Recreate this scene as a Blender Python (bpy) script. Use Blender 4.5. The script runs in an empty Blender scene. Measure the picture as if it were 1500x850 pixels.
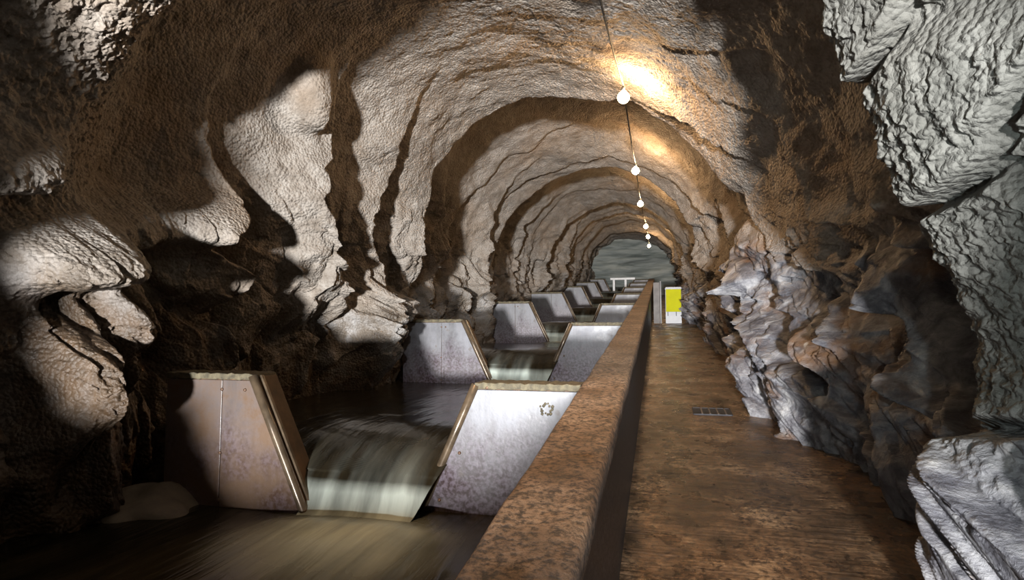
import bpy, bmesh, math, random
import numpy as np
from mathutils import Vector, Matrix

random.seed(7)
C = bpy.context.scene.collection
QUAL = 1.0                     # mesh density of the rock

# ------------------------------------------------------------------ the place
CAMH = 1.77                    # eye height over the walkway (m)
SLOPE = 0.10                   # the tunnel climbs away from the camera
def zo(d): return SLOPE * d + 0.0003 * d * d      # walkway height at distance d
D1R, D1L, BAY = 4.12, 3.82, 4.84                  # first baffles, pool length
PAR_L, PAR_R, PAR_H = -0.54, -0.23, 0.97          # parapet wall: faces and height
END = 34.0

# ------------------------------------------------------------------ numpy noise
def _hash(ix, iy, iz, seed):
    h = (ix.astype(np.uint32) * np.uint32(374761393) + iy.astype(np.uint32) * np.uint32(668265263)
         + iz.astype(np.uint32) * np.uint32(2246822519) + np.uint32((seed * 3266489917) & 0xffffffff))
    h = (h ^ (h >> np.uint32(13))) * np.uint32(1274126177)
    h = h ^ (h >> np.uint32(16))
    h = h * np.uint32(2654435761)
    return (h ^ (h >> np.uint32(15)))
def _r01(ix, iy, iz, seed): return _hash(ix, iy, iz, seed).astype(np.float64) / 4294967295.0
def noise(x, y, z, seed=0):                       # smooth value noise, about -1..1
    x0, y0, z0 = np.floor(x), np.floor(y), np.floor(z)
    fx, fy, fz = x - x0, y - y0, z - z0
    ix, iy, iz = x0.astype(np.int64), y0.astype(np.int64), z0.astype(np.int64)
    u, v, w = [t * t * t * (t * (t * 6 - 15) + 10) for t in (fx, fy, fz)]
    out = 0
    for dx in (0, 1):
        for dy in (0, 1):
            for dz in (0, 1):
                wt = (u if dx else 1 - u) * (v if dy else 1 - v) * (w if dz else 1 - w)
                out = out + wt * _r01(ix + dx, iy + dy, iz + dz, seed)
    return out * 2 - 1
def fbm(x, y, z, seed=0, octv=4, gain=0.5):
    a, s, o = 1.0, 0.0, 0
    for k in range(octv):
        o = o + a * noise(x, y, z, seed + 17 * k)
        s += a; a *= gain
        x, y, z = (x * 0.82 - y * 0.57) * 2.03 + 5.2, (x * 0.57 + y * 0.82) * 2.03 + 1.7, z * 2.03 + 9.1
    return o / s
def ridged(x, y, z, seed=0, octv=3):
    a, s, o = 1.0, 0.0, 0
    for k in range(octv):
        o = o + a * (1 - 2 * np.abs(noise(x, y, z, seed + 31 * k)))
        s += a; a *= 0.5
        x, y, z = (x * 0.82 - y * 0.57) * 2.03, (x * 0.57 + y * 0.82) * 2.03, z * 2.03
    return o / s
def facets(x, y, seed=0, tilt=1.0, k=45.0):               # broken rock: flat tilted cells, 2D
    x0, y0 = np.floor(x), np.floor(y)
    best = np.full(x.shape, 1e9); second = np.full(x.shape, 1e9)
    num = np.zeros(x.shape); den = np.zeros(x.shape) + 1e-12
    zz = np.zeros(x.shape, dtype=np.int64)
    for dx in (-1, 0, 1):
        for dy in (-1, 0, 1):
            cx, cy = (x0 + dx).astype(np.int64), (y0 + dy).astype(np.int64)
            ddx, ddy = x - cx - _r01(cx, cy, zz, seed), y - cy - _r01(cx, cy, zz, seed + 1)
            dist = ddx * ddx + ddy * ddy
            h = (_r01(cx, cy, zz, seed + 2) - 0.5) + tilt * ((_r01(cx, cy, zz, seed + 3) - 0.5) * ddx + (_r01(cx, cy, zz, seed + 4) - 0.5) * ddy) * 2
            w = np.exp(-k * dist); num += w * h; den += w
            m = dist < best
            second = np.where(m, best, np.minimum(second, dist)); best = np.where(m, dist, best)
    return num / den, np.sqrt(second) - np.sqrt(best)
def sstep(a, b, x):
    t = np.clip((x - a) / (b - a), 0, 1)
    return t * t * (3 - 2 * t)

# ------------------------------------------------------------------ node helpers
def new_mat(name):
    m = bpy.data.materials.new(name); m.use_nodes = True
    nt = m.node_tree; nt.nodes.clear()
    out = nt.nodes.new('ShaderNodeOutputMaterial')
    b = nt.nodes.new('ShaderNodeBsdfPrincipled')
    nt.links.new(b.outputs[0], out.inputs[0])
    return m, nt, b
class N:
    def __init__(s, nt): s.nt = nt
    def node(s, t, **kw):
        n = s.nt.nodes.new(t)
        for k, v in kw.items(): setattr(n, k, v)
        return n
    def set(s, n, k, v):
        if isinstance(v, bpy.types.NodeSocket): s.nt.links.new(v, n.inputs[k])
        else:
            if isinstance(v, tuple) and len(v) == 3 and n.inputs[k].type == 'RGBA': v = v + (1,)
            n.inputs[k].default_value = v
    def coord(s, scale=(1, 1, 1), rot=(0, 0, 0)):
        t = s.node('ShaderNodeTexCoord'); m = s.node('ShaderNodeMapping')
        m.inputs['Scale'].default_value = scale; m.inputs['Rotation'].default_value = rot
        s.nt.links.new(t.outputs['Object'], m.inputs[0]); return m.outputs[0]
    def noise(s, vec, scale, detail=4, rough=0.55, dist=0.0):
        n = s.node('ShaderNodeTexNoise')
        s.set(n, 'Vector', vec); s.set(n, 'Scale', scale); s.set(n, 'Detail', detail); s.set(n, 'Roughness', rough); s.set(n, 'Distortion', dist)
        return n.outputs[0]
    def voro(s, vec, scale, feature='F1'):
        n = s.node('ShaderNodeTexVoronoi', feature=feature)
        s.set(n, 'Vector', vec); s.set(n, 'Scale', scale); return n.outputs['Distance']
    def ramp(s, fac, stops, interp='LINEAR'):
        r = s.node('ShaderNodeValToRGB'); r.color_ramp.interpolation = interp
        e = r.color_ramp.elements
        while len(e) < len(stops): e.new(0.5)
        for k, (p, c) in enumerate(stops):
            e[k].position = p; e[k].color = (c, c, c, 1) if not isinstance(c, tuple) else c + (1,)
        s.set(r, 0, fac); return r.outputs[0]
    def mix(s, fac, a, b, mode='MIX'):
        m = s.node('ShaderNodeMix', data_type='RGBA', blend_type=mode)
        s.set(m, 0, fac); s.set(m, 6, a); s.set(m, 7, b); return m.outputs[2]
    def math(s, op, a, b=0.0, clamp=False):
        m = s.node('ShaderNodeMath', operation=op); m.use_clamp = clamp
        s.set(m, 0, a); s.set(m, 1, b); return m.outputs[0]
    def attr(s, name):
        a = s.node('ShaderNodeAttribute'); a.attribute_name = name; return a.outputs['Fac']
    def bump(s, h, strength, dist, normal=None):
        b = s.node('ShaderNodeBump'); s.set(b, 'Height', h); s.set(b, 'Strength', strength); s.set(b, 'Distance', dist)
        if normal is not None: s.set(b, 'Normal', normal)
        return b.outputs[0]
    def sep(s, vec):
        x = s.node('ShaderNodeSeparateXYZ'); s.set(x, 0, vec); return x.outputs

# ------------------------------------------------------------------ materials
def mat_rock():
    m, nt, b = new_mat('tunnel_rock'); n = N(nt)
    co = n.coord()
    rock = n.attr('rock')
    fine = n.noise(co, 26, 6, 0.6); mid = n.noise(co, 5, 5, 0.6); big = n.noise(co, 0.7, 4, 0.55)
    # sprayed concrete: grey beige with brown seepage
    sc = n.ramp(mid, [(0.25, (0.15, 0.122, 0.095)), (0.5, (0.25, 0.218, 0.185)), (0.75, (0.33, 0.30, 0.265))])
    sc = n.mix(n.ramp(big, [(0.50, 0.0), (0.72, 0.55)]), sc, (0.24, 0.155, 0.085))
    sc = n.mix(n.ramp(fine, [(0.30, 0.55), (0.52, 0.0)]), sc, (0.11, 0.085, 0.06))
    # slate: blue-grey, dark seams along a slanting cleavage, rust and quartz
    cs = n.coord((1.0, 2.2, 1.0), (0.7, 0.15, 0.0))
    str_ = n.noise(cs, 3.6, 9, 0.68, 0.35)
    rk = n.ramp(str_, [(0.30, (0.022, 0.022, 0.028)), (0.46, (0.085, 0.085, 0.098)), (0.58, (0.20, 0.20, 0.21)), (0.74, (0.42, 0.41, 0.40))])
    rust = n.ramp(n.noise(co, 1.6, 5, 0.6), [(0.54, 0.0), (0.68, 0.8)])
    rk = n.mix(rust, rk, (0.17, 0.085, 0.032))
    quartz = n.ramp(n.noise(co, 2.6, 4, 0.55, 0.6), [(0.66, 0.0), (0.74, 0.6)])
    rk = n.mix(quartz, rk, (0.55, 0.53, 0.49))
    sc = n.mix(n.math('MULTIPLY', n.attr('damp'), 0.85), sc, n.ramp(mid, [(0.3, (0.075, 0.080, 0.073)), (0.7, (0.15, 0.155, 0.142))]))
    dirt_shade = n.attr('dirt')
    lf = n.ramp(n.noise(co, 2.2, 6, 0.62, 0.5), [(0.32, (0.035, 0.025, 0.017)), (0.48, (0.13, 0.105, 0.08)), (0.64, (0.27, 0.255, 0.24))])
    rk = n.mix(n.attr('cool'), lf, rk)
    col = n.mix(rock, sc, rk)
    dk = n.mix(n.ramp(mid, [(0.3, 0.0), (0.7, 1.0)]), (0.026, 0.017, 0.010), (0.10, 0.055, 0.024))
    col = n.mix(dirt_shade, col, dk)
    n.set(b, 'Base Color', col)
    rough = n.mix(rock, (0.85, 0.85, 0.85), (0.42, 0.42, 0.42))
    n.set(b, 'Roughness', rough)
    pop = n.voro(co, 34); pop2 = n.noise(co, 60, 4, 0.6)
    hs = n.math('ADD', n.math('MULTIPLY', pop, -1.6), n.math('MULTIPLY', pop2, 1.0))
    hr = n.math('ADD', n.math('MULTIPLY', str_, 3.0), n.math('MULTIPLY', n.noise(co, 30, 5, 0.6), 0.8))
    h = n.mix(n.math('MULTIPLY', rock, n.math('ADD', n.math('MULTIPLY', n.attr('cool'), 0.75), 0.25)), hs, hr)
    n.set(b, 'Normal', n.bump(h, 0.8, 0.016))
    return m

def mat_simple(name, col, rough=0.6, metal=0.0, var=0.25, scale=12, bump=0.3, dist=0.004):
    m, nt, b = new_mat(name); n = N(nt); co = n.coord()
    f = n.noise(co, scale, 5, 0.6)
    lo = tuple(c * (1 - var) for c in col); hi = tuple(min(1, c * (1 + var)) for c in col)
    n.set(b, 'Base Color', n.ramp(f, [(0.3, lo), (0.7, hi)]))
    n.set(b, 'Roughness', rough); n.set(b, 'Metallic', metal)
    n.set(b, 'Normal', n.bump(f, bump, dist))
    return m

def mat_walk():
    m, nt, b = new_mat('walkway_concrete'); n = N(nt)
    co = n.coord()
    cx = n.coord((0.6, 3.0, 1.0)); lines = n.noise(cx, 5.5, 6, 0.7, 0.4)
    cg = n.coord((0.6, 16.0, 1.0)); groove = n.noise(cg, 1.6, 3, 0.55, 0.5)
    big = n.noise(co, 2.3, 6, 0.65); fine = n.noise(co, 24, 7, 0.78)
    col = n.ramp(n.math('ADD', n.math('MULTIPLY', big, 0.75), n.math('MULTIPLY', lines, 0.25)), [(0.38, (0.045, 0.027, 0.015)), (0.52, (0.17, 0.098, 0.052)), (0.64, (0.40, 0.26, 0.15))])
    col = n.mix(n.ramp(fine, [(0.40, 0.9), (0.56, 0.0)]), col, (0.016, 0.011, 0.008))
    n.set(b, 'Base Color', col)
    n.set(b, 'Roughness', n.ramp(n.noise(co, 3.0, 5, 0.6), [(0.38, 0.14), (0.62, 0.5)]))
    h = n.math('ADD', n.math('MULTIPLY', groove, 0.9), n.math('MULTIPLY', fine, 0.55))
    n.set(b, 'Normal', n.bump(h, 1.0, 0.03))
    return m

def mat_parapet():
    m, nt, b = new_mat('parapet_concrete'); n = N(nt)
    co = n.coord()
    big = n.noise(co, 1.7, 6, 0.65); fine = n.noise(co, 36, 6, 0.72); mid = n.noise(co, 9, 5, 0.65)
    col = n.ramp(n.math('ADD', n.math('MULTIPLY', big, 0.6), n.math('MULTIPLY', mid, 0.4)), [(0.34, (0.09, 0.052, 0.03)), (0.5, (0.25, 0.157, 0.094)), (0.64, (0.45, 0.315, 0.21))])
    col = n.mix(n.ramp(fine, [(0.40, 0.9), (0.56, 0.0)]), col, (0.022, 0.015, 0.010))
    n.set(b, 'Base Color', col)
    n.set(b, 'Roughness', n.ramp(mid, [(0.35, 0.5), (0.65, 0.85)]))
    h = n.math('ADD', n.math('MULTIPLY', mid, 0.5), fine)
    n.set(b, 'Normal', n.bump(h, 1.0, 0.022))
    return m

def mat_panel():
    m, nt, b = new_mat('stained_steel_panel'); n = N(nt)
    co = n.coord(); s = n.sep(co)
    drip = n.noise(n.coord((9, 9, 0.8)), 1.0, 5, 0.6)
    bl = n.noise(co, 3.0, 6, 0.65); sp = n.noise(co, 28, 4, 0.6)
    z = s[2]                                       # object origin sits at walkway level
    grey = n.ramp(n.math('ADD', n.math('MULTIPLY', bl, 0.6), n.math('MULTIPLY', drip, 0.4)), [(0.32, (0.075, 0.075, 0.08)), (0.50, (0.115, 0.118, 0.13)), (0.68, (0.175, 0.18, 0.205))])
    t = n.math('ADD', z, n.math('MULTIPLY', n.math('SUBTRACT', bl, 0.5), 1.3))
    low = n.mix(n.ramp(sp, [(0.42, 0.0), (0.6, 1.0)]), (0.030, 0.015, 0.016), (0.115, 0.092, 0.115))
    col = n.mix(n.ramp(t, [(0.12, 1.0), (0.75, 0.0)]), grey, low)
    col = n.mix(n.ramp(n.noise(co, 6, 3, 0.6), [(0.63, 0.0), (0.7, 0.6)]), col, (0.07, 0.055, 0.045))
    rustf = n.attr('rust')
    col = n.mix(n.math('MULTIPLY', rustf, n.ramp(bl, [(0.35, 0.35), (0.6, 1.0)])), col, (0.085, 0.045, 0.020))
    n.set(b, 'Base Color', col)
    n.set(b, 'Roughness', n.ramp(bl, [(0.35, 0.30), (0.65, 0.6)]))
    n.set(b, 'Specular IOR Level', 0.6)
    n.set(b, 'Normal', n.bump(n.math('ADD', n.math('MULTIPLY', sp, 0.5), bl), 0.35, 0.008))
    return m

def mat_water():
    m, nt, b = new_mat('river_water'); n = N(nt)
    co = n.coord()
    flow = n.noise(n.coord((5.0, 0.55, 1.0)), 1.6, 4, 0.55, 0.3)
    foam = n.attr('foam')
    ff = n.math('MULTIPLY', foam, n.ramp(flow, [(0.25, 0.45), (0.7, 1.0)]))
    col = n.mix(n.ramp(flow, [(0.35, 0.0), (0.75, 1.0)]), (0.007, 0.006, 0.004), (0.030, 0.024, 0.014))
    col = n.mix(ff, col, (0.41, 0.46, 0.415))
    n.set(b, 'Base Color', col)
    n.set(b, 'Roughness', n.math('ADD', 0.16, n.math('MULTIPLY', ff, 0.5)))
    n.set(b, 'IOR', 1.33); n.set(b, 'Specular IOR Level', 0.28)
    n.set(b, 'Normal', n.bump(n.math('ADD', flow, n.math('MULTIPLY', n.noise(co, 2.2, 3, 0.5), 0.8)), 0.35, 0.05))
    return m

def mat_foam(name, c):
    m, nt, b = new_mat(name); n = N(nt); co = n.coord()
    f = n.noise(co, 9, 6, 0.6)
    n.set(b, 'Base Color', n.ramp(f, [(0.3, tuple(k * 0.6 for k in c)), (0.7, c)]))
    n.set(b, 'Roughness', 0.8); n.set(b, 'Normal', n.bump(f, 0.3, 0.02))
    return m

def mat_emit(name, col, strength):
    m = bpy.data.materials.new(name); m.use_nodes = True; nt = m.node_tree; nt.nodes.clear()
    o = nt.nodes.new('ShaderNodeOutputMaterial'); e = nt.nodes.new('ShaderNodeEmission')
    e.inputs[0].default_value = col + (1,); e.inputs[1].default_value = strength
    nt.links.new(e.outputs[0], o.inputs[0]); return m

M = dict(rock=mat_rock(), walk=mat_walk(), parapet=mat_parapet(), panel=mat_panel(), water=mat_water())
M['side'] = mat_simple('rusty_concrete', (0.085, 0.046, 0.022), 0.7, 0, 0.5, 7, 0.5, 0.01)
M['moss'] = mat_simple('mossy_cap', (0.075, 0.062, 0.036), 0.8, 0, 0.6, 22, 0.8, 0.012)
M['strip'] = mat_simple('wet_steel_strip', (0.10, 0.072, 0.046), 0.28, 0.35, 0.45, 9, 0.3, 0.004)
M['bolt'] = mat_simple('rusty_bolt', (0.12, 0.07, 0.045), 0.5, 0.4, 0.4, 30)
M['iron'] = mat_simple('dark_iron', (0.045, 0.045, 0.05), 0.45, 0.6, 0.3, 20)
M['grate'] = mat_simple('grate_iron', (0.030, 0.030, 0.034), 0.85, 0, 0.3, 20)
M['bright'] = mat_simple('bright_white_paint', (0.8, 0.81, 0.82), 0.5, 0, 0.1, 5, 0.1)
M['irone'] = mat_simple('worn_iron_edge', (0.19, 0.17, 0.16), 0.4, 0.5, 0.3, 20)
M['back'] = None
M['yellow'] = mat_simple('yellow_plastic', (0.40, 0.40, 0.001), 0.9, 0, 0.10, 3, 0.1)
M['white'] = mat_simple('white_paint', (0.30, 0.31, 0.33), 0.45, 0, 0.12, 5, 0.1)
M['greyp'] = mat_simple('grey_board', (0.12, 0.11, 0.105), 0.6, 0, 0.4, 4, 0.2)
M['black'] = mat_simple('black_rubber', (0.02, 0.02, 0.02), 0.5, 0, 0.2, 20)
M['bed'] = mat_simple('channel_bed', (0.03, 0.025, 0.02), 0.8, 0, 0.4, 5)
M['board'] = mat_simple('wet_weir_board', (0.05, 0.04, 0.028), 0.35, 0, 0.4, 6)
M['glow'] = mat_emit('glowing_bulb', (1.0, 0.80, 0.48), 60.0)
M['foam'] = mat_foam('river_foam', (0.20, 0.155, 0.11))

# ------------------------------------------------------------------ object helpers
def link_mesh(name, bm, mat, parent=None, smooth=False):
    me = bpy.data.meshes.new(name); bm.to_mesh(me); bm.free()
    if smooth:
        me.polygons.foreach_set('use_smooth', [True] * len(me.polygons))
    o = bpy.data.objects.new(name, me); C.objects.link(o)
    if mat: me.materials.append(mat)
    if parent: o.parent = parent
    return o
def thing(name, label, cat, loc=(0, 0, 0), rotz=0.0, group=None):
    o = bpy.data.objects.new(name, None); C.objects.link(o)
    o.empty_display_size = 0.1
    o.location = loc; o.rotation_euler = (0, 0, rotz)
    return tag(o, label, cat, group)
def tag(o, label, cat, group=None, kind=None):
    o['label'] = label; o['category'] = cat
    if group: o['group'] = group
    if kind: o['kind'] = kind
    return o
def prism(bm, pts, y0, y1, bev=0.0):              # polygon in XZ swept along Y
    a = [bm.verts.new((x, y0, z)) for x, z in pts]; b = [bm.verts.new((x, y1, z)) for x, z in pts]
    k = len(pts)
    f = [bm.faces.new(a), bm.faces.new(b[::-1])]
    for i in range(k): f.append(bm.faces.new((a[i], b[i], b[(i + 1) % k], a[(i + 1) % k])))
    bmesh.ops.recalc_face_normals(bm, faces=f)
    if bev:
        ed = list({e for q in f for e in q.edges})
        bmesh.ops.bevel(bm, geom=ed, offset=bev, segments=2, affect='EDGES', profile=0.5)
def box(bm, x0, x1, y0, y1, z0, z1, bev=0.0):
    prism(bm, [(x0, z0), (x1, z0), (x1, z1), (x0, z1)], y0, y1, bev)
def tube(bm, pts, r, seg=12, cap=True):
    pts = [Vector(p) for p in pts]; rings = []
    for i, p in enumerate(pts):
        t = (pts[min(i + 1, len(pts) - 1)] - pts[max(i - 1, 0)]).normalized()
        u = t.cross(Vector((0, 0, 1)))
        if u.length < 1e-3: u = t.cross(Vector((1, 0, 0)))
        u.normalize(); v = t.cross(u)
        rr = r[i] if isinstance(r, (list, tuple)) else r
        rings.append([bm.verts.new(p + (u * math.cos(a) + v * math.sin(a)) * rr) for a in [2 * math.pi * k / seg for k in range(seg)]])
    for A, B in zip(rings, rings[1:]):
        for k in range(seg): bm.faces.new((A[k], A[(k + 1) % seg], B[(k + 1) % seg], B[k]))
    if cap:
        bm.faces.new(rings[0][::-1]); bm.faces.new(rings[-1])
def grid_mesh(name, P, mat, parent=None, attrs=None, normals=None):
    """P: (n, m, 3) array -> smooth quad sheet"""
    n, m = P.shape[:2]
    me = bpy.data.meshes.new(name)
    idx = np.arange(n * m).reshape(n, m)
    q = np.stack([idx[:-1, :-1], idx[1:, :-1], idx[1:, 1:], idx[:-1, 1:]], -1).reshape(-1, 4)
    me.vertices.add(n * m); me.vertices.foreach_set('co', P.reshape(-1).astype(np.float32))
    me.loops.add(q.size); me.loops.foreach_set('vertex_index', q.reshape(-1).astype(np.int32))
    me.polygons.add(len(q)); me.polygons.foreach_set('loop_start', np.arange(0, q.size, 4, dtype=np.int32))
    me.polygons.foreach_set('use_smooth', np.ones(len(q), dtype=bool))
    me.update(calc_edges=True)
    for k, v in (attrs or {}).items():
        a = me.attributes.new(k, 'FLOAT', 'POINT'); a.data.foreach_set('value', v.reshape(-1).astype(np.float32))
    if normals is not None: me.normals_split_custom_set_from_vertices(normals.reshape(-1, 3).tolist())
    o = bpy.data.objects.new(name, me); C.objects.link(o); me.materials.append(mat)
    if parent: o.parent = parent
    return o

# ------------------------------------------------------------------ tunnel lining
PX, PH = -1.2, 1.2                                # pole of the section
SECT = [                                          # (distance, outline of the narrow rib there: X, height over walkway)
 (-4.0, [(-3.0, -.7), (-3.0, 1.0), (-3.0, 2.4), (-2.8, 3.7), (-2.0, 4.5), (-0.9, 4.6), (0.6, 4.1), (1.3, 3.0), (1.5, 1.8), (1.5, .8), (1.5, -.4)]),
 (-1.6, [(-2.1, -.7), (-2.3, .4), (-2.92, 1.15), (-3.12, 1.5), (-3.15, 2.0), (-2.80, 2.3), (-2.76, 2.6), (-2.70, 3.2), (-2.3, 3.9), (-1.4, 4.4), (-0.9, 4.6), (0.3, 4.2), (.95, 3.2), (1.12, 2.2), (1.18, 1.4), (1.22, .8), (1.25, -.4)]),  # unseen rib behind the camera, added and notched to block the flood light
 (1.4,  [(-4.2, -.7), (-4.3, 1.0), (-4.3, 2.4), (-3.8, 3.7), (-2.3, 4.5), (-0.9, 4.7), (0.6, 4.2), (1.5, 3.0), (1.8, 1.8), (1.7, .8), (1.7, -.4)]),
 (3.1,  [(-3.9, -.7), (-4.0, .6), (-4.15, 1.5), (-4.2, 2.4), (-3.9, 3.2), (-3.3, 3.72), (-2.3, 4.25), (-1.2, 4.6), (-.2, 4.5), (.55, 3.75), (.91, 2.85), (.95, 2.5), (1.04, 2.11), (1.2, 1.89), (1.33, 1.6), (1.42, 1.34), (1.36, 1.05), (1.22, .81), (1.27, .34), (1.30, -.4)]),
 (8.6,  [(-3.9, -.7), (-3.95, .06), (-3.95, 1.04), (-4.02, 1.81), (-3.81, 2.91), (-3.57, 3.32), (-3.24, 3.83), (-2.89, 4.19), (-2.38, 4.43), (-1.92, 4.56), (-1.51, 4.57), (-.98, 4.42), (-.59, 4.32), (-.35, 4.23), (-.03, 3.95), (.28, 3.67), (.58, 3.38), (.84, 2.99), (1.0, 2.7), (1.05, 2.43), (1.1, 1.68), (1.12, 1.0), (1.15, .3), (1.15, -.4)]),
 (14.0, [(-4.0, -.7), (-4.0, 1.06), (-3.96, 1.92), (-3.87, 2.42), (-3.62, 2.98), (-3.29, 3.45), (-2.88, 3.76), (-2.31, 4.05), (-1.76, 4.2), (-.98, 4.2), (-.23, 3.91), (.21, 3.57), (.57, 3.24), (.72, 2.87), (.88, 2.47), (.98, 1.94), (.98, 1.0), (1.0, .21), (1.0, -.4)]),
 (19.5, [(-4.0, -.7), (-4.0, .7), (-4.0, 1.69), (-3.54, 2.81), (-2.98, 3.37), (-2.31, 3.79), (-1.41, 3.96), (-.34, 3.74), (.28, 3.22), (.68, 2.44), (.82, 1.54), (.8, .7), (.75, -.04), (.75, -.4)]),
 (23.0, [(-3.9, -.7), (-3.9, .7), (-3.85, 1.5), (-3.4, 2.8), (-2.6, 3.65), (-1.35, 3.95), (-.2, 3.7), (.5, 3.05), (.85, 2.2), (.9, 1.2), (.9, .2), (.9, -.4)]),
 (26.5, [(-3.8, -.7), (-3.8, .6), (-3.73, 1.24), (-3.23, 2.74), (-2.42, 3.7), (-1.27, 3.9), (-.1, 3.6), (.61, 2.85), (.92, 2.0), (1.0, 1.0), (1.0, -.4)]),
 (30.0, [(-3.75, -.7), (-3.75, .6), (-3.7, 1.5), (-3.3, 2.72), (-2.4, 3.45), (-1.1, 3.58), (.1, 3.15), (.75, 2.3), (1.0, 1.4), (1.05, .5), (1.05, -.4)]),
 (34.5, [(-3.68, -.7), (-3.68, .96), (-3.67, 1.81), (-3.34, 2.72), (-2.43, 3.25), (-.95, 3.24), (.3, 2.6), (.96, 1.68), (1.08, .67), (1.08, -.4)]),
]
A0, A1 = math.radians(-46), math.radians(222)     # right foot -> left foot, over the crown
NT = int(1150 * QUAL)
ang = np.linspace(A1, A0, NT)
def polar(pts):
    P = np.array(pts, float); a = np.arctan2(P[:, 1] - PH, P[:, 0] - PX); a = np.where(a < -math.pi / 2, a + 2 * math.pi, a)
    r = np.hypot(P[:, 0] - PX, P[:, 1] - PH)
    # fine linear path first (chords stay chords), then radius by angle
    t = np.linspace(0, len(P) - 1, 400); x = np.interp(t, np.arange(len(P)), P[:, 0]); y = np.interp(t, np.arange(len(P)), P[:, 1])
    a = np.arctan2(y - PH, x - PX); a = np.where(a < -math.pi / 2, a + 2 * math.pi, a); r = np.hypot(x - PX, y - PH)
    o = np.argsort(a); rr = np.interp(ang, a[o], r[o])
    k = np.ones(17) / 17.0
    return np.convolve(np.pad(rr, 8, mode='edge'), k, mode='valid')
RS = np.array([polar(s[1]) for s in SECT]); DS = np.array([s[0] for s in SECT])
TR = np.array([0.0, 0.10, 0.20, 0.90, 1.35, 1.10, 0.60, 0.55, 0.50, 0.40, 0.0])   # how far the lining widens behind each rib
RISE = np.array([0.3, 0.3, 0.3, 0.16, 0.10, 0.12, 0.18, 0.18, 0.18, 0.18, 0.2])

# distance rows: dense where the camera sees them large
rows = [np.linspace(-4.0, 2.3, 50)[:-1]]
t = np.linspace(0, 1, int(1150 * QUAL))
inv = 1 / (1 / 2.3 + t * (1 / 34.5 - 1 / 2.3)); log = 2.3 * (34.5 / 2.3) ** t
rows.append(0.5 * inv + 0.5 * log)
dr = np.concatenate(rows); ND = len(dr)
Dg, Ag = np.meshgrid(dr, ang, indexing='ij')
left = sstep(1.45, 1.75, Ag)                      # 1 on the left half
ca, sa = np.cos(Ag), np.sin(Ag)
Rn = np.full(Dg.shape, 2.9)
Xg, Hg = PX + Rn * ca, PH + Rn * sa               # rough position for noise lookups
arc = Ag * 2.9
low = 1 - sstep(1.6, 3.3, Hg)                     # 1 on the lower walls

# ribs: wavy, running slightly aslant, with the sawtooth of a blasted tunnel
warp = 0.45 * fbm(Dg * 0.25, arc * 0.55, Dg * 0 + 3.3, 11, 4) + 0.30 * fbm(Dg * 0.9, arc * 0.9, Dg * 0, 12, 3) * (0.5 + low)
warp = warp * sstep(2.0, 5.0, Dg) + 0.22 * fbm(Dg * 0.5, arc * 0.8, Dg * 0 + 8, 14, 4) * (1 - sstep(2.0, 5.0, Dg))
slant = np.where(Dg > 5, (Hg - 2.5) * -0.0, 0)
Dw = np.clip(Dg + warp + slant, DS[0], DS[-1] - 1e-6)
ki = np.clip(np.searchsorted(DS, Dw, side='right') - 1, 0, len(DS) - 2)
tt = (Dw - DS[ki]) / (DS[ki + 1] - DS[ki])
ai = np.broadcast_to(np.arange(NT), Dg.shape)
base = RS[ki, ai] * (1 - sstep(0, 1, tt)) + RS[ki + 1, ai] * sstep(0, 1, tt)
rise = RISE[ki]
saw = np.where(tt < rise, sstep(0, 1, tt / rise), np.clip((1 - tt) / (1 - rise), 0, 1) ** 0.9)
crown = np.exp(-((Ag - 1.45) / 0.55) ** 2) * (1 - sstep(6.5, 8.5, Dg))
R = base + TR[ki] * (1 - 0.75 * crown) * saw * (0.75 + 0.5 * fbm(arc * 0.5, Dg * 0.2, Dg * 0, 21, 2))

# rock or sprayed concrete
nb = fbm(Dg * 0.6, arc * 0.6, Dg * 0 + 1, 31, 4)
lim = np.where(left > 0.5, 1.55, 1.25)
lim = lim + np.where((left > 0.5) & (Dg < 5.2), 0.35, 0)
lim = lim + np.where((left < 0.5) & (Dg > 3.6) & (Dg < 9), 1.0, 0)
rock = 1 - sstep(-0.28, 0.28, Hg - lim + 1.1 * nb)

# folds and broken faces
sh = np.where(left > 0.5, 0.25, -0.9)             # cleavage leans towards the camera on the right
u = Dg + sh * (Hg - 1.2)
wx = 0.5 * fbm(Dg * 0.7, arc * 0.7, Dg * 0, 41, 3); wy = 0.5 * fbm(Dg * 0.7, arc * 0.7, Dg * 0 + 5, 42, 3)
fo = ridged((u + wx) * 0.62, (arc + wy) * 0.28, Dg * 0, 43, 3)
folds = 0.26 * fo * (0.12 + low) * np.where(left > 0.5, 1.0, 0.8)
f1, e1 = facets((u + wx) * 1.15, (arc + wy) * 0.55, 51, 1.2, 70.0)
f2, e2 = facets((u + wx * .6) * 3.1, (arc + wy * .6) * 1.5, 61, 1.1)
f3, e3 = facets((u + wx * .3) * 8.5, (arc + wy * .3) * 4.5, 71, 1.1, 24.0)
f4, e4 = facets((u + wx * .2) * 17, (arc + wy * .2) * 8, 76, 1.1, 24.0)
brk = 0.34 * f1 + 0.15 * f2 + 0.055 * f3 + 0.022 * f4 - 0.05 * (1 - sstep(0, 0.12, e1)) - 0.03 * (1 - sstep(0, 0.12, e2))
brk2 = 0.22 * f1 + 0.05 * f2
rk_amt = np.clip(rock + 0.0, 0, 1)
half = low * (1 - rk_amt)
zig = 0.42 * ridged(arc * 0.75, Dg * 0.3, Dg * 0, 111, 3) + 0.5 * fbm(arc * 0.9, Dg * 0.5, Dg * 0, 112, 5, 0.55)
per = np.where(left > 0.5, 1.35, 1.0)
us = (u * 1.0 + zig) / per
fr = us - np.floor(us)
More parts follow.
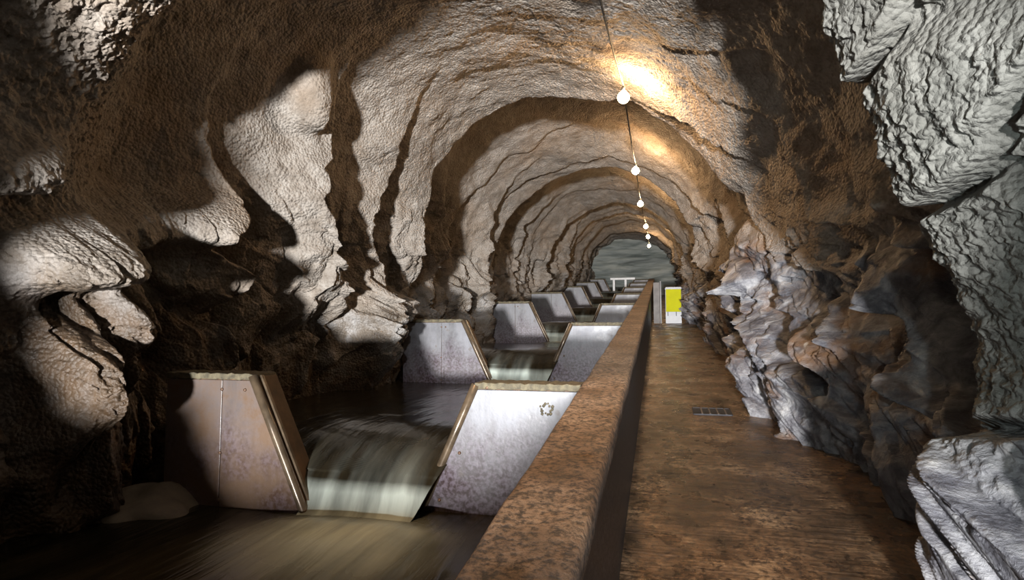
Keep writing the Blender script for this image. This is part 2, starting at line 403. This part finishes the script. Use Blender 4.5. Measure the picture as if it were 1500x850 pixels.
amp = 0.45 + 0.55 * _r01(np.floor(us).astype(np.int64), np.floor(arc * 0.4).astype(np.int64) * 0, np.floor(us).astype(np.int64) * 0, 113)
tooth = np.where(fr < 0.86, (fr / 0.86) ** 1.3, 1 - sstep(0.86, 1.0, fr))
fade_s = sstep(3.6, 5.2, Dg) * (1 - 0.55 * sstep(10, 16, Dg))
lowS = 1 - sstep(2.5, 4.0, Hg + 1.0 * nb)
pillar = (np.where(left > 0.5, 0.85, 0.6) * tooth * amp * (0.35 + 0.85 * sstep(-0.35, 0.25, fbm(arc * 0.75, np.floor(us) * 3.7, Dg * 0, 115, 3))) - 0.25) * lowS * fade_s
disp = folds * 0.7 + pillar + brk * rk_amt * np.where(left > .5, 0.75, 1.0) + (0.16 * f2 + 0.06 * f3 - 0.04 * (1 - sstep(0, 0.12, e2))) * (1 - sstep(1.8, 3.1, Hg + .6 * nb)) * (1 - rk_amt) * sstep(3, 5, Dg)
# sprayed concrete: gentle swells and lumps
sp = 0.10 * fbm(Dg * 0.9, arc * 0.9, Dg * 0, 81, 4) + 0.030 * fbm(Dg * 4, arc * 4, Dg * 0, 82, 3)
lump = (0.011 * fbm(Dg * 16, arc * 16, Dg * 0, 83, 3) + 0.005 * ridged(Dg * 30, arc * 30, Dg * 0, 84, 2)) * (1 + 2.2 * (1 - sstep(3.2, 4.2, Dg)))
disp = disp + (sp + lump) * (1 - 0.8 * rk_amt)
FEAT = [  # side (1 left), distance, height, half length, half height, lift, slant
 (1, 3.1, 2.00, .35, .20, .62, .10), (1, 3.7, 2.08, .40, .19, .48, .15), (1, 4.3, 2.18, .42, .17, .40, .15), (1, 4.8, 2.30, .30, .16, .25, .2),
 (1, 2.7, 2.45, .30, .16, .50, -.3), (1, 3.05, 1.05, .16, .50, .52, -.15), (1, 3.45, 1.55, .12, .30, .42, .2), (1, 3.95, 1.50, .13, .34, .40, .1),
 (1, 5.55, 3.25, .20, .20, .38, .3), (1, 4.55, .9, .14, .6, .22, .0),
 (0, 9.0, 1.35, .35, .30, .22, -.3), (0, 6.1, 1.05, .5, .28, .34, -.4), (0, 5.0, 0.55, .45, .45, .28, -.4), (0, 7.6, .45, .3, .35, .22, -.3), (1, 7.5, .8, .3, .7, .5, 0)]
for (sd, fd, fh, rd, rh, am, slt) in FEAT:
    q = ((Dg - fd) + slt * (Hg - fh) + 0.12 * wx) / rd; w2 = (Hg - fh + 0.10 * wy - (0.16 * (Dg - fd) if rd > .28 and sd else 0)) / rh
    disp = disp + am * np.exp(-(np.abs(q) ** 3 + np.abs(w2) ** 3)) * (left if sd else 1 - left)
disp = disp + 0.16 * fbm(arc * 1.3, Dg * 0.9, Dg * 0, 97, 3) * np.exp(-((Dg + 1.6) / 1.2) ** 2)  # ragged edge for the added rib that blocks the light
# ripples of thin arches further in
rq = (Dg + 1.3 * warp + 0.5 * fbm(arc * .8, Dg * .35, Dg * 0, 91, 4)) / 1.5
rf = rq - np.floor(rq)
ra = 0.3 + 0.7 * _r01(np.floor(rq).astype(np.int64), np.zeros(rq.shape, dtype=np.int64), np.zeros(rq.shape, dtype=np.int64), 93)
rip = np.where(rf < 0.88, rf / 0.88, 1 - sstep(0.88, 1.0, rf)) * ra
disp = disp + 0.20 * (rip - 0.3) * sstep(9.2, 11, Dg) * (0.35 + 0.65 * sstep(-0.3, 0.4, fbm(arc * 0.5, Dg * 0.3, Dg * 0, 92, 2)))
dirt_shade = np.clip(sstep(0.1, 0.5, -disp) * low * 0.55 + (1 - sstep(0.15, 0.75, Hg + 0.5 * nb)) * 0.55, 0, 1)  # browner in recesses and along the wall feet

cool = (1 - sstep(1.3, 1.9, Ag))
ring_grey = (1 - left) * (1 - sstep(3.2, 3.9, Dg)) * sstep(-1.0, 1.0, Dg)  # darker greenish grey on the near right ring
dirt_shade = dirt_shade * (1 - 0.8 * cool * (1 - sstep(1.2, 1.8, Hg)))
dirt_shade = np.clip(dirt_shade + 0.75 * left * (1 - sstep(4.6, 5.6, Dg)) * (1 - sstep(1.5, 2.0, Hg + .4 * nb)), 0, 1)  # darker brown low on the near left wall
for (fd, fx) in ((6.9, -.62), (10.9, -.62)):  # shadows of the lamp holders, painted on the ceiling as dark blobs
    dirt_shade = np.maximum(dirt_shade, np.exp(-((Dg - fd + 0.3 * (Xg - fx)) / .16) ** 2 - ((Xg - fx) / .26) ** 4) * sstep(2.5, 3.0, Hg) * 0.9)
fade_in = sstep(-4.0, -3.0, Dg) * 0 + 1
nearring = np.exp(-((Dg - 2.9) / 0.7) ** 4) * (1 - left)
c0, ce = facets(arc * 1.15 + 0.6 * wx + 0.4 * Dg, Dg * 0.75 + 0.5 * wy, 121, 0.8)
crk = 1 - sstep(0.0, 0.16, ce)
pop = fbm(Dg * 10, arc * 10, Dg * 0, 122, 3); pop2 = ridged(Dg * 18, arc * 18, Dg * 0, 123, 2)
ringw = (1 - sstep(3.3, 4.3, Dg)) * sstep(1.8, 2.2, Dg) * sstep(0.55, 0.95, Hg)
disp = disp * (1 - 0.55 * nearring) - 0.02 * nearring + ringw * (1 - left) * (0.16 * c0 - 0.14 * crk) + ringw * (0.026 * pop + 0.016 * pop2)
R = R - disp * fade_in
yj = 0.10 * fbm(Dg * 1.3, arc * 1.3, Dg * 0, 95, 3) * (0.3 + low) * sstep(2.5, 5, Dg)
X = PX + R * ca; Hh = PH + R * sa; Y = Dg + yj
# keep clear of the parapet and the end wall
Y = np.minimum(Y, 34.9)
Z = Hh + zo(Y)
P = np.stack([X, Y, Z], -1)
du = np.gradient(P, axis=0); dv = np.gradient(P, axis=1)
nrm = np.cross(du, dv); nrm /= np.linalg.norm(nrm, axis=-1, keepdims=True) + 1e-12
ctr = np.stack([np.full(Dg.shape, PX), Y, PH + zo(Y)], -1)
flip = np.sign(np.mean(np.sum((ctr - P) * nrm, -1)))
nrm *= flip
i1 = int(NT * (222 - 140) / 268); i2 = int(NT * (222 - 38) / 268)
for nm, a, b in (('wall_left', 0, i1), ('ceiling', i1, i2), ('wall_right', i2, NT - 1)):
    sl = (slice(None), slice(a, b + 1))
    PP, nn = P[sl], nrm[sl]
    at = {'rock': rock[sl], 'dirt': dirt_shade[sl], 'cool': cool[sl], 'damp': ring_grey[sl]}
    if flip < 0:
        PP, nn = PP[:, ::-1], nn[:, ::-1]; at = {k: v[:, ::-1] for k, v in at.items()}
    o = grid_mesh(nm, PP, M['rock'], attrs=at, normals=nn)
    o['kind'] = 'structure'

# ------------------------------------------------------------------ back wall
def mat_back():
    m, nt, b = new_mat('grey_end_wall'); n = N(nt)
    band = n.noise(n.coord((0.25, 1, 1.6)), 1.3, 5, 0.55, 0.8)
    n.set(b, 'Base Color', n.ramp(band, [(0.3, (0.05, 0.06, 0.055)), (0.5, (0.13, 0.15, 0.14)), (0.7, (0.23, 0.24, 0.21))]))
    n.set(b, 'Roughness', 0.6); n.set(b, 'Normal', n.bump(band, 0.6, 0.1)); return m
gx, gz = np.meshgrid(np.linspace(-5.2, 2.6, 160), np.linspace(-0.5, 5.0, 120), indexing='ij')
yy = 34.3 + 0.22 * fbm(gx * 0.35, gz * 1.5, gx * 0, 5, 4) + 0.10 * ridged(gx * 0.3, gz * 1.1, gx * 0, 6, 3)
o = grid_mesh('wall_back', np.stack([gx, yy, gz + zo(34.3)], -1), mat_back()); o['kind'] = 'structure'

# ------------------------------------------------------------------ floor (walkway) and channel bed
dd = np.concatenate([np.linspace(-4, 20, 300), np.linspace(20.2, 34.6, 40)])
xx = np.linspace(PAR_R - 0.05, 2.1, 60)
gd, gx = np.meshgrid(dd, xx, indexing='ij')
gz = zo(gd) + 0.006 * fbm(gx * 3, gd * 3, gx * 0, 7, 3)
o = grid_mesh('floor', np.stack([gx, gd, gz], -1)[:, ::-1], M['walk']); o['kind'] = 'structure'
xx = np.linspace(-4.6, PAR_L + 0.1, 12)
gd, gx = np.meshgrid(np.linspace(-4, 34.6, 80), xx, indexing='ij')
o = grid_mesh('floor_channel', np.stack([gx, gd, zo(gd) - 0.62 + 0 * gx], -1)[:, ::-1], M['bed']); o['kind'] = 'structure'

# ------------------------------------------------------------------ parapet wall
pw = thing('parapet_wall', 'long brown concrete parapet wall between the water steps and the walkway', 'wall', (0, 0, 0))
dd = np.concatenate([np.linspace(-13, -4.2, 20), np.linspace(-4, 33.6, 420)])
prof = [(PAR_L, -0.75), (PAR_L, PAR_H - 0.012), (PAR_L + 0.012, PAR_H)] + [(PAR_L + 0.012 + k * (PAR_R - PAR_L - 0.06) / 14, PAR_H) for k in range(1, 14)] + [(PAR_R - 0.05, PAR_H), (PAR_R - 0.012, PAR_H - 0.006), (PAR_R, PAR_H - 0.03), (PAR_R, PAR_H - 0.10), (PAR_R - 0.016, PAR_H - 0.105)]
pa = np.array(prof)
g = np.zeros((len(dd), len(pa), 3)); g[:, :, 0] = pa[None, :, 0]; g[:, :, 1] = dd[:, None]; g[:, :, 2] = pa[None, :, 1] + zo(dd)[:, None]
top = (pa[:, 1] > PAR_H - 0.02)[None, :]
g[:, :, 2] += top * 0.010 * fbm(g[:, :, 0] * 5, g[:, :, 1] * 5, g[:, :, 0] * 0, 9, 4)
g[:, :, 0] += 0.006 * fbm(g[:, :, 0] * 2, g[:, :, 1] * 2, g[:, :, 2] * 2, 10, 3)
o = grid_mesh('concrete_body', g, M['parapet'], pw)
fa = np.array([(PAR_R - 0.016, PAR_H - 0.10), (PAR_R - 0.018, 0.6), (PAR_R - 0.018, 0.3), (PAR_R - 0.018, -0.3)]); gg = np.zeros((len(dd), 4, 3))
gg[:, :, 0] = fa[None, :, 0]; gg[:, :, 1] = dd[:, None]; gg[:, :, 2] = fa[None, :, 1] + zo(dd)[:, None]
M['tar'] = mat_simple('tarred_face', (0.014, 0.013, 0.014), 0.45, 0, 0.6, 14, 0.6, 0.01)  # near-black colour stands in for the shadow on this face
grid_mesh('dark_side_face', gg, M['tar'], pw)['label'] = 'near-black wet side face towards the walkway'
bm = bmesh.new()
for s in (0, -1):
    bm.faces.new([bm.verts.new(tuple(v)) for v in g[s]][::(1 if s == 0 else -1)])
link_mesh('end_face', bm, M['parapet'], pw)

# ------------------------------------------------------------------ baffles
def add_rust(o, fn):
    me = o.data; a = me.attributes.new('rust', 'FLOAT', 'POINT')
    a.data.foreach_set('value', [fn(v.co) for v in me.vertices])
def bolt_bm(bm, x, y, z, r=0.014):
    bmesh.ops.create_cone(bm, cap_ends=True, segments=8, radius1=r, radius2=r * 0.75, depth=0.012,
        matrix=Matrix.Translation((x, y, z)) @ Matrix.Rotation(math.pi / 2, 4, 'X'))
TH = 0.26
def baffle(side, n, label, rust):
    s = 1 if side == 'left' else -1
    if s > 0:                                     # top inner corner, inner edge leaning out to the water
        xo, xi, top, kx, d0 = (-3.78 if n == 0 else -4.0), -2.95, 1.05, 0.476, D1L + n * BAY
    else:
        xo, xi, top, kx, d0 = PAR_L - 0.005, -1.372, 0.965, -0.44, D1R + n * BAY
    t = thing('baffle', label, 'baffle', (0, d0, zo(d0)))
    bot = -0.55
    xb = xi + kx * (top - bot)
    bm = bmesh.new(); prism(bm, [(xo, bot), (xb - s * 0.03, bot), (xi - s * 0.03, top - 0.02), (xo, top - 0.02)], 0.012, TH, 0.008)
    link_mesh('body', bm, M['side'], t)
    bm = bmesh.new()
    # front panel as a fine sheet so the stains sit on it, with its seam as a real joint
    sx = xo + (xi - xo) * (0.62 if s > 0 else 0.0)
    sl = lambda z: xi - s * 0.085 + kx * (top - z)
    zt = top - 0.05
    parts = [(xo, sx - 0.003), (sx + 0.003, None)] if s > 0 else [(xo, None)]
    for a, e in parts:
        if e is None: prism(bm, [(a, bot), (sl(bot), bot), (sl(zt), zt), (a, zt)], -0.004, 0.012, 0.003)
        else: prism(bm, [(a, bot), (e, bot), (e, zt), (a, zt)], -0.004, 0.012, 0.003)
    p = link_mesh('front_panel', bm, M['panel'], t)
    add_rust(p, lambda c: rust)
    # top cap
    bm = bmesh.new(); prism(bm, [(xo, top - 0.045), (xi - s * 0.03, top - 0.045), (xi - s * 0.045, top + 0.002), (xo, top + 0.002)], -0.012, TH + 0.01, 0.006)
    bmesh.ops.subdivide_edges(bm, edges=[e for e in bm.edges if e.calc_length() > 0.4], cuts=24)
    for v in bm.verts: v.co.z += 0.006 * math.sin(v.co.x * 31 + n) * math.sin(v.co.x * 83 + 2)
    link_mesh('top_cap', bm, M['moss'], t)
    # rounded steel strip along the sloping edge, and the thin angle behind it
    bm = bmesh.new()
    up = (xi - s * 0.05, 0.0, top - 0.015); dn = (xb - s * 0.05, 0.0, bot)
    tube(bm, [up, tuple((a * 3 + b) / 4 for a, b in zip(up, dn)), tuple((a + b) / 2 for a, b in zip(up, dn)), dn], 0.032, 14)
    link_mesh('edge_strip', bm, M['strip'], t, True)
    bm = bmesh.new()
    for yo in (0.055,):
        prism(bm, [(xi - s * 0.028, top - 0.01), (xi - s * 0.004, top - 0.01), (xb - s * 0.004, bot), (xb - s * 0.028, bot)], yo - 0.012, yo + 0.012)
    link_mesh('edge_angle', bm, M['strip'], t)
    if s < 0 and n == 0:
        bm = bmesh.new()
        for q in range(14):
            a0 = 2 * math.pi * q / 14; rr = 0.036 + 0.008 * math.sin(q * 2.3)
            bmesh.ops.create_icosphere(bm, subdivisions=1, radius=0.011 + 0.003 * math.sin(q * 1.7), matrix=Matrix.Translation((-0.79 + rr * 1.15 * math.cos(a0), -0.006, 0.79 + rr * math.sin(a0))))
        link_mesh('hole_ring', bm, M['moss'], t, True)['label'] = 'crusted brown ring around a bolt hole'
    if n < 3:
        zs = [0.93, 0.45, 0.1]
        for z in zs:
            bm = bmesh.new(); bolt_bm(bm, sx if s > 0 else sl(z) + s * -0.0 + 0.07, -0.008, z); link_mesh('bolt', bm, M['bolt'], t, True)
        if s > 0:
            bm = bmesh.new(); bolt_bm(bm, xo + 0.72, -0.008, 0.93); link_mesh('bolt', bm, M['bolt'], t, True)
    return t
ORD = ['nearest', 'second', 'third', 'fourth', 'fifth', 'sixth', 'seventh']
LL = ['nearest left baffle, brown rust-stained steel trapezoid with a seam and mossy top',
      'second left baffle from the camera, grey steel trapezoid half in shadow against the rock wall',
      'third left baffle from the camera, pale grey top and rust-speckled foot',
      'fourth left baffle from the camera, grey steel trapezoid with dark stained lower half',
      'fifth left baffle from the camera, small pale trapezoid far up the channel',
      'sixth left baffle from the camera, small dark trapezoid far up the channel',
      'seventh and farthest left baffle, tiny dark trapezoid beside the white rail frame']
RL = ['nearest right baffle, large pale grey steel trapezoid joined to the parapet, shadow at its foot',
      'second right baffle from the camera, grey steel with dark spots against the parapet',
      'third right baffle from the camera, pale grey trapezoid against the parapet',
      'fourth right baffle from the camera, small pale trapezoid against the parapet',
      'fifth right baffle from the camera, thin pale top against the parapet',
      'sixth right baffle from the camera, thin grey top far up the parapet',
      'seventh and farthest right baffle, thin grey top at the far end of the parapet']
for n in range(7):
    baffle('left', n, LL[n], 0.95 if n == 0 else 0.12)
    baffle('right', n, RL[n], 0.05)

# ------------------------------------------------------------------ water
def wl(n): return zo(D1R + n * BAY) + 0.02         # level of the pool below baffle pair n
XL0, XR0 = -4.3, PAR_L + 0.0
for n in range(-1, 7):
    # pool n+1 lies between baffle pair n and n+1; pool 0 lies in front of the camera
    lvl = wl(n + 1)
    d0 = D1R + n * BAY + TH if n >= 0 else -4.0
    d1 = D1R + (n + 1) * BAY + 0.1 if n < 6 else 34.0
    gd, gx = np.meshgrid(np.linspace(d0 - (0.15 if n >= 0 else 0), d1, 120), np.linspace(XL0, XR0 + 0.02, 90), indexing='ij')
    z = lvl + 0.012 * fbm(gx * 1.1, gd * 0.7, gx * 0, 100 + n, 3)
    fm = np.zeros(gx.shape)
    # foam where the next fall lands
    cx = -1.98
    dist = np.hypot((gx - cx) / (0.85 if n >= 0 else 0.8), (gd - (d1 - (0.55 if n >= 0 else 0.85))) / (0.75 if n >= 0 else 0.62))
    fm = np.clip(1.25 - dist * (1.05 if n < 0 else 1), 0, 1) ** 1.2 * (0.9 if n < 0 else 0.8) * (0.75 + 0.5 * fbm(gx * 1.6, gd * 1.1, gx * 0, 140 + n, 3))
    fb = np.exp(-(np.abs(gx + 2.0) / 0.62) ** 4) * np.exp(-((gd - (d1 - 0.66)) / 0.20) ** 2)
    fm = np.maximum(fm, 0.9 * fb)
    z = z + 0.05 * fm
    # draw-down towards the notch upstream of the weir
    if n >= 0:
        pull = np.exp(-(np.abs(gx - cx) / 1.0) ** 4) * (1 - sstep(0.3, 0.95, gd - d0))
        z = z - 0.16 * pull
    o = grid_mesh('pool_water', np.stack([gx, gd, z], -1)[:, ::-1], M['water'], attrs={'foam': fm[:, ::-1]})
    tag(o, 'brown water of the nearest pool, in front of the nearest baffles, foam under the fall' if n < 0 else 'brown pool water held behind the %s pair of baffles' % ORD[n], 'water', None, 'stuff')
    if n >= 0:
        # the fall through the notch between baffle pair n
        ld, lu = wl(n), lvl
        prof = [(d0 + 1.0, lu - 0.004), (d0 + 0.55, lu + 0.002), (d0 + 0.2, lu - 0.022), (d0 - 0.05, lu - 0.075), (d0 - 0.25, lu - 0.15), (d0 - 0.40, lu - 0.235), (d0 - 0.47, lu - 0.30), (d0 - 0.52, ld + 0.10), (d0 - 0.56, ld + 0.03), (d0 - 0.66, ld - 0.01)]
        tq = np.linspace(0, len(prof) - 1, 90)
        pd = np.interp(tq, range(len(prof)), [p[0] for p in prof]); pz = np.interp(tq, range(len(prof)), [p[1] for p in prof])
        ker = np.ones(9) / 9
        pd = np.convolve(np.pad(pd, 4, mode='edge'), ker, mode='valid'); pz = np.convolve(np.pad(pz, 4, mode='edge'), ker, mode='valid')
        xs = np.linspace(0, 1, 70)
        g = np.zeros((90, 70, 3)); fm = np.zeros((90, 70))
        for i in range(90):
            hh = pz[i] - zo(D1R + n * BAY)
            up = float(sstep(D1L + n * BAY + TH - 0.10, D1L + n * BAY + TH + 0.06, np.array(pd[i])))
            upr = float(sstep(d0 - 0.08, d0 + 0.06, np.array(pd[i])))
            xl = -2.95 + 0.476 * (1.05 - hh) - 0.10 - 1.0 * up; xr = -1.372 - 0.44 * (0.965 - hh) + 0.10 + 0.60 * upr
            g[i, :, 0] = xl + (xr - xl) * xs; g[i, :, 1] = pd[i] + 0.05 * np.abs(g[i, :, 0] + 2.0) ** 2 * (tq[i] > 5)
            st = fbm(g[i, :, 0] * 6, g[i, :, 0] * 0 + pd[i] * 0.35, g[i, :, 0] * 0, 130 + n, 3)
            g[i, :, 2] = pz[i] + 0.010 * st
            fm[i] = np.clip((tq[i] - 5.6) / 0.9, 0, 1) * (0.8 + 0.4 * st) + np.clip((tq[i] - 2.0) / 3, 0, 1) * np.clip(st - 0.05, 0, 1) * 0.5
        o = grid_mesh('waterfall', g, M['water'], attrs={'foam': fm})
        tag(o, 'silky fall of water through the notch of the %s pair of baffles' % ORD[n], 'waterfall', None, 'stuff')

# ------------------------------------------------------------------ lamps on their cable
BULBS = [(3.3, -0.52, 4.28), (7.6, -0.41, 4.06), (12.2, -0.43, 3.83), (16.5, -0.46, 3.58), (21.0, -0.41, 3.22), (25.0, -0.41, 3.02), (29.2, -0.43, 2.74)]
BL = ['shaded bulb overhead, just out of the top of the view', 'nearest and largest bare glowing bulb under the bright spot on the ceiling', 'second glowing bulb along the cable from the camera', 'third glowing bulb along the cable, middle of the row',
      'fourth glowing bulb along the cable, first of the three close together', 'fifth glowing bulb along the cable, second from the far end', 'farthest and lowest glowing bulb, in front of the grey end wall']
cab = []
for k, (d, x, h) in enumerate(BULBS):
    z = h + zo(d)
    t = thing('light_bulb', BL[k], 'light bulb', (x, d, z), 0, 'bare bulbs on the cable' if k else None)
    bm = bmesh.new(); bmesh.ops.create_uvsphere(bm, u_segments=20, v_segments=14, radius=0.08)
    for v in bm.verts:
        if v.co.z > 0.02: v.co.x *= 1 - (v.co.z - 0.02) * 8; v.co.y *= 1 - (v.co.z - 0.02) * 8; v.co.z *= 1.25
    link_mesh('glass', bm, M['glow'], t, True)
    bm = bmesh.new(); tube(bm, [(0, 0, 0.07), (0, 0, 0.13), (0, 0, 0.15)], [0.024, 0.026, 0.014], 14); link_mesh('socket', bm, M['black'], t, True)
    if k == 0:
        bm = bmesh.new(); tube(bm, [(0, 0, 0.16), (0, 0, 0.12), (0, 0, -0.04)], [0.03, 0.06, 0.15], 28, cap=False)  # made-up lampshade, added to send this bulb's light down only
        link_mesh('shade', bm, M['iron'], t, True)
    li = bpy.data.lights.new('bulb_light', 'SPOT' if k == 0 else 'POINT'); li.energy = (330, 140, 80, 70, 62, 55, 50)[k]; li.color = (1.0, 0.60, 0.29); li.shadow_soft_size = 0.07
    if k == 0: li.spot_size = math.radians(64); li.spot_blend = 0.7
    lo = bpy.data.objects.new('bulb_light', li); C.objects.link(lo); lo.rotation_euler = (math.radians(-4), math.radians(3) , 0) if k == 0 else (0, 0, 0); lo.location = (x, d, z - 0.10) if k == 0 else (x + 0.12, d - 0.06, z + 0.04)
    cab.append((x, d, z + 0.16))
bm = bmesh.new(); pts = []
for (a, b) in zip(cab, cab[1:]):
    for k in range(10):
        t = k / 10; sag = 0.10 * 4 * t * (1 - t) * -1
        pts.append((a[0] + (b[0] - a[0]) * t, a[1] + (b[1] - a[1]) * t, a[2] + (b[2] - a[2]) * t + sag))
pts.append(cab[-1])
tube(bm, pts, 0.011, 8)
tag(link_mesh('power_cable', bm, M['black'], None, True), 'thin black cable along the ceiling joining the hanging bulbs', 'cable')

# ------------------------------------------------------------------ drain grate in the walkway
gd = 7.55; t = thing('drain_grate', 'small dark iron drain grate set into the walkway', 'grate', (0.60, gd, zo(gd)), 0)
t.rotation_euler = (SLOPE, 0, 0)
bm = bmesh.new()
for (a, b, c, d) in ((-.225, .225, -.17, -.155), (-.225, .225, .155, .17), (-.225, -.21, -.17, .17), (.21, .225, -.17, .17)): box(bm, a, b, c, d, -0.004, 0.014)
link_mesh('frame', bm, M['grate'], t)
bm = bmesh.new(); box(bm, -.21, .21, -.155, .155, -0.006, 0.008); link_mesh('plate', bm, M['grate'], t)
for k in range(4):
    bm = bmesh.new(); x = -.21 + (k + 1) * .42 / 4.6; box(bm, x - .008, x + .008, -.155, .155, 0.006, 0.016); link_mesh('bar', bm, M['irone'], t)

# ------------------------------------------------------------------ gate with the yellow sheet at the walkway's end
gd = 18.7; g0 = zo(gd)
t = thing('barrier', 'white barrier board closing the far end of the walkway', 'barrier', (0.42, gd, g0))
bm = bmesh.new(); box(bm, -.23, .25, 0.0, .05, 0, 1.06, .006); link_mesh('board', bm, M['white'], t)
bm = bmesh.new(); box(bm, -.24, .26, -.005, .055, 1.06, 1.10, .004); link_mesh('top_rail', bm, M['white'], t)
t2 = thing('yellow_sign', 'bright yellow rectangular sheet fixed on the white barrier', 'sign', (0.42, gd - 0.02, g0 + 0.36))
bm = bmesh.new()
gx, gz = np.meshgrid(np.linspace(-.215, .245, 20), np.linspace(0, .74, 30), indexing='ij')
bm.free()
gy = -0.012 - 0.02 * np.sin((gx + .2) * 6.5)
o = grid_mesh('sheet', np.stack([gx, gy, gz], -1), M['yellow'], t2)
sm = o.modifiers.new('thickness', 'SOLIDIFY'); sm.thickness = 0.006
bm = bmesh.new(); box(bm, -.22, .25, -.045, -.02, .70, .77, .004); link_mesh('top_strip', bm, M['white'], t2)
for x in (-.16, .09):
    bm = bmesh.new(); box(bm, x - .012, x + .012, -.03, -.015, -.13, 0.01); link_mesh('strap', bm, M['black'], t2)
t = thing('gate_leaf', 'narrow grey board with a pale steel post beside the yellow sign', 'gate', (0.05, gd - 0.1, g0))
bm = bmesh.new(); box(bm, -.22, -.03, 0, .04, 0, 1.28, .004); link_mesh('board', bm, M['greyp'], t)
bm = bmesh.new(); tube(bm, [(0, .02, 0), (0, .02, .6), (0, .02, 1.32)], .022, 12); link_mesh('post', bm, M['white'], t, True)

# ------------------------------------------------------------------ white rail frame far up the channel
gd = 33.0
t = thing('rail_frame', 'small white rail frame standing across the far end of the channel', 'railing', (-1.9, gd, zo(gd)))
bm = bmesh.new(); box(bm, -.75, .62, -.04, .04, .96, 1.08, .01); link_mesh('top_bar', bm, M['bright'], t)
for x in (-.55, .1):
    bm = bmesh.new(); box(bm, x - .06, x + .06, -.03, .03, -.3, .965, .006); link_mesh('leg', bm, M['bright'], t)

# ------------------------------------------------------------------ foam heap by the left wall
bm = bmesh.new(); bmesh.ops.create_icosphere(bm, subdivisions=4, radius=1.0)
for v in bm.verts:
    p = v.co.copy(); k = 1 + 0.18 * math.sin(3.1 * p.x + 1) * math.sin(4.3 * p.y) + 0.08 * math.sin(9 * p.x + 5 * p.z)
    v.co = Vector((p.x * 0.34 * k, p.y * 0.3 * k, max(p.z, -0.2) * 0.17 * k))
    fl = math.hypot(p.x, p.y); v.co.x *= 1 + 0.6 * max(0, fl - .6); 
o = link_mesh('foam_heap', bm, M['foam'], None, True); o.location = (-3.80, 3.66, wl(0) - 0.02)
tag(o, 'heap of pale brown foam on dark water left of the nearest left baffle', 'foam', None, 'stuff')

# ------------------------------------------------------------------ light: unseen spot lamps behind and beside the camera, one of them an added fill
def spot(name, loc, target, energy, col, size, blend, radius):
    li = bpy.data.lights.new(name, 'SPOT'); li.energy = energy; li.color = col; li.spot_size = math.radians(size); li.spot_blend = blend; li.shadow_soft_size = radius
    o = bpy.data.objects.new(name, li); C.objects.link(o); o.location = loc
    o.rotation_euler = (Vector(target) - Vector(loc)).to_track_quat('-Z', 'Y').to_euler(); return o
spot('flood_lamp', (0.3, -16.0, 1.62 + zo(-16.0)), (-1.2, 9.0, 2.9), 62000, (0.975, 0.97, 0.97), 36, 0.4, 0.5)  # unseen key light, placed far behind the camera for even falloff
spot('channel_lamp', (0.3, -1.9, 3.35 + zo(-1.9)), (-1.9, 9.3, 0.4 + zo(9.3)), 3600, (0.93, 0.97, 1.0), 27, 1.0, 0.10)  # added fill light on the baffles; no such lamp is known here
spot('hand_torch', (0.78, 0.45, 1.80), (1.75, 3.3, 1.55), 95, (0.82, 0.96, 0.97), 80, 0.5, 0.035)

w = bpy.data.worlds.new('world'); bpy.context.scene.world = w; w.use_nodes = True
w.node_tree.nodes['Background'].inputs[0].default_value = (0.5, 0.6, 0.8, 1); w.node_tree.nodes['Background'].inputs[1].default_value = 0.015

# ------------------------------------------------------------------ camera
cd = bpy.data.cameras.new('camera'); co = bpy.data.objects.new('camera', cd); C.objects.link(co)
cd.sensor_width = 36; cd.lens = 850 / 1500 * 36; cd.clip_start = 0.05; cd.clip_end = 200
co.location = (0, 0, CAMH); co.rotation_euler = (math.pi / 2 + 0.0690, 0, 0.2485)
sc = bpy.context.scene; sc.camera = co
sc.cycles.max_bounces = 6; sc.cycles.diffuse_bounces = 2; sc.cycles.glossy_bounces = 3
sc.view_settings.view_transform = 'Standard'; sc.view_settings.look = 'None'; sc.view_settings.gamma = 1; sc.view_settings.use_curve_mapping = False
sc.view_settings.exposure = 0.0
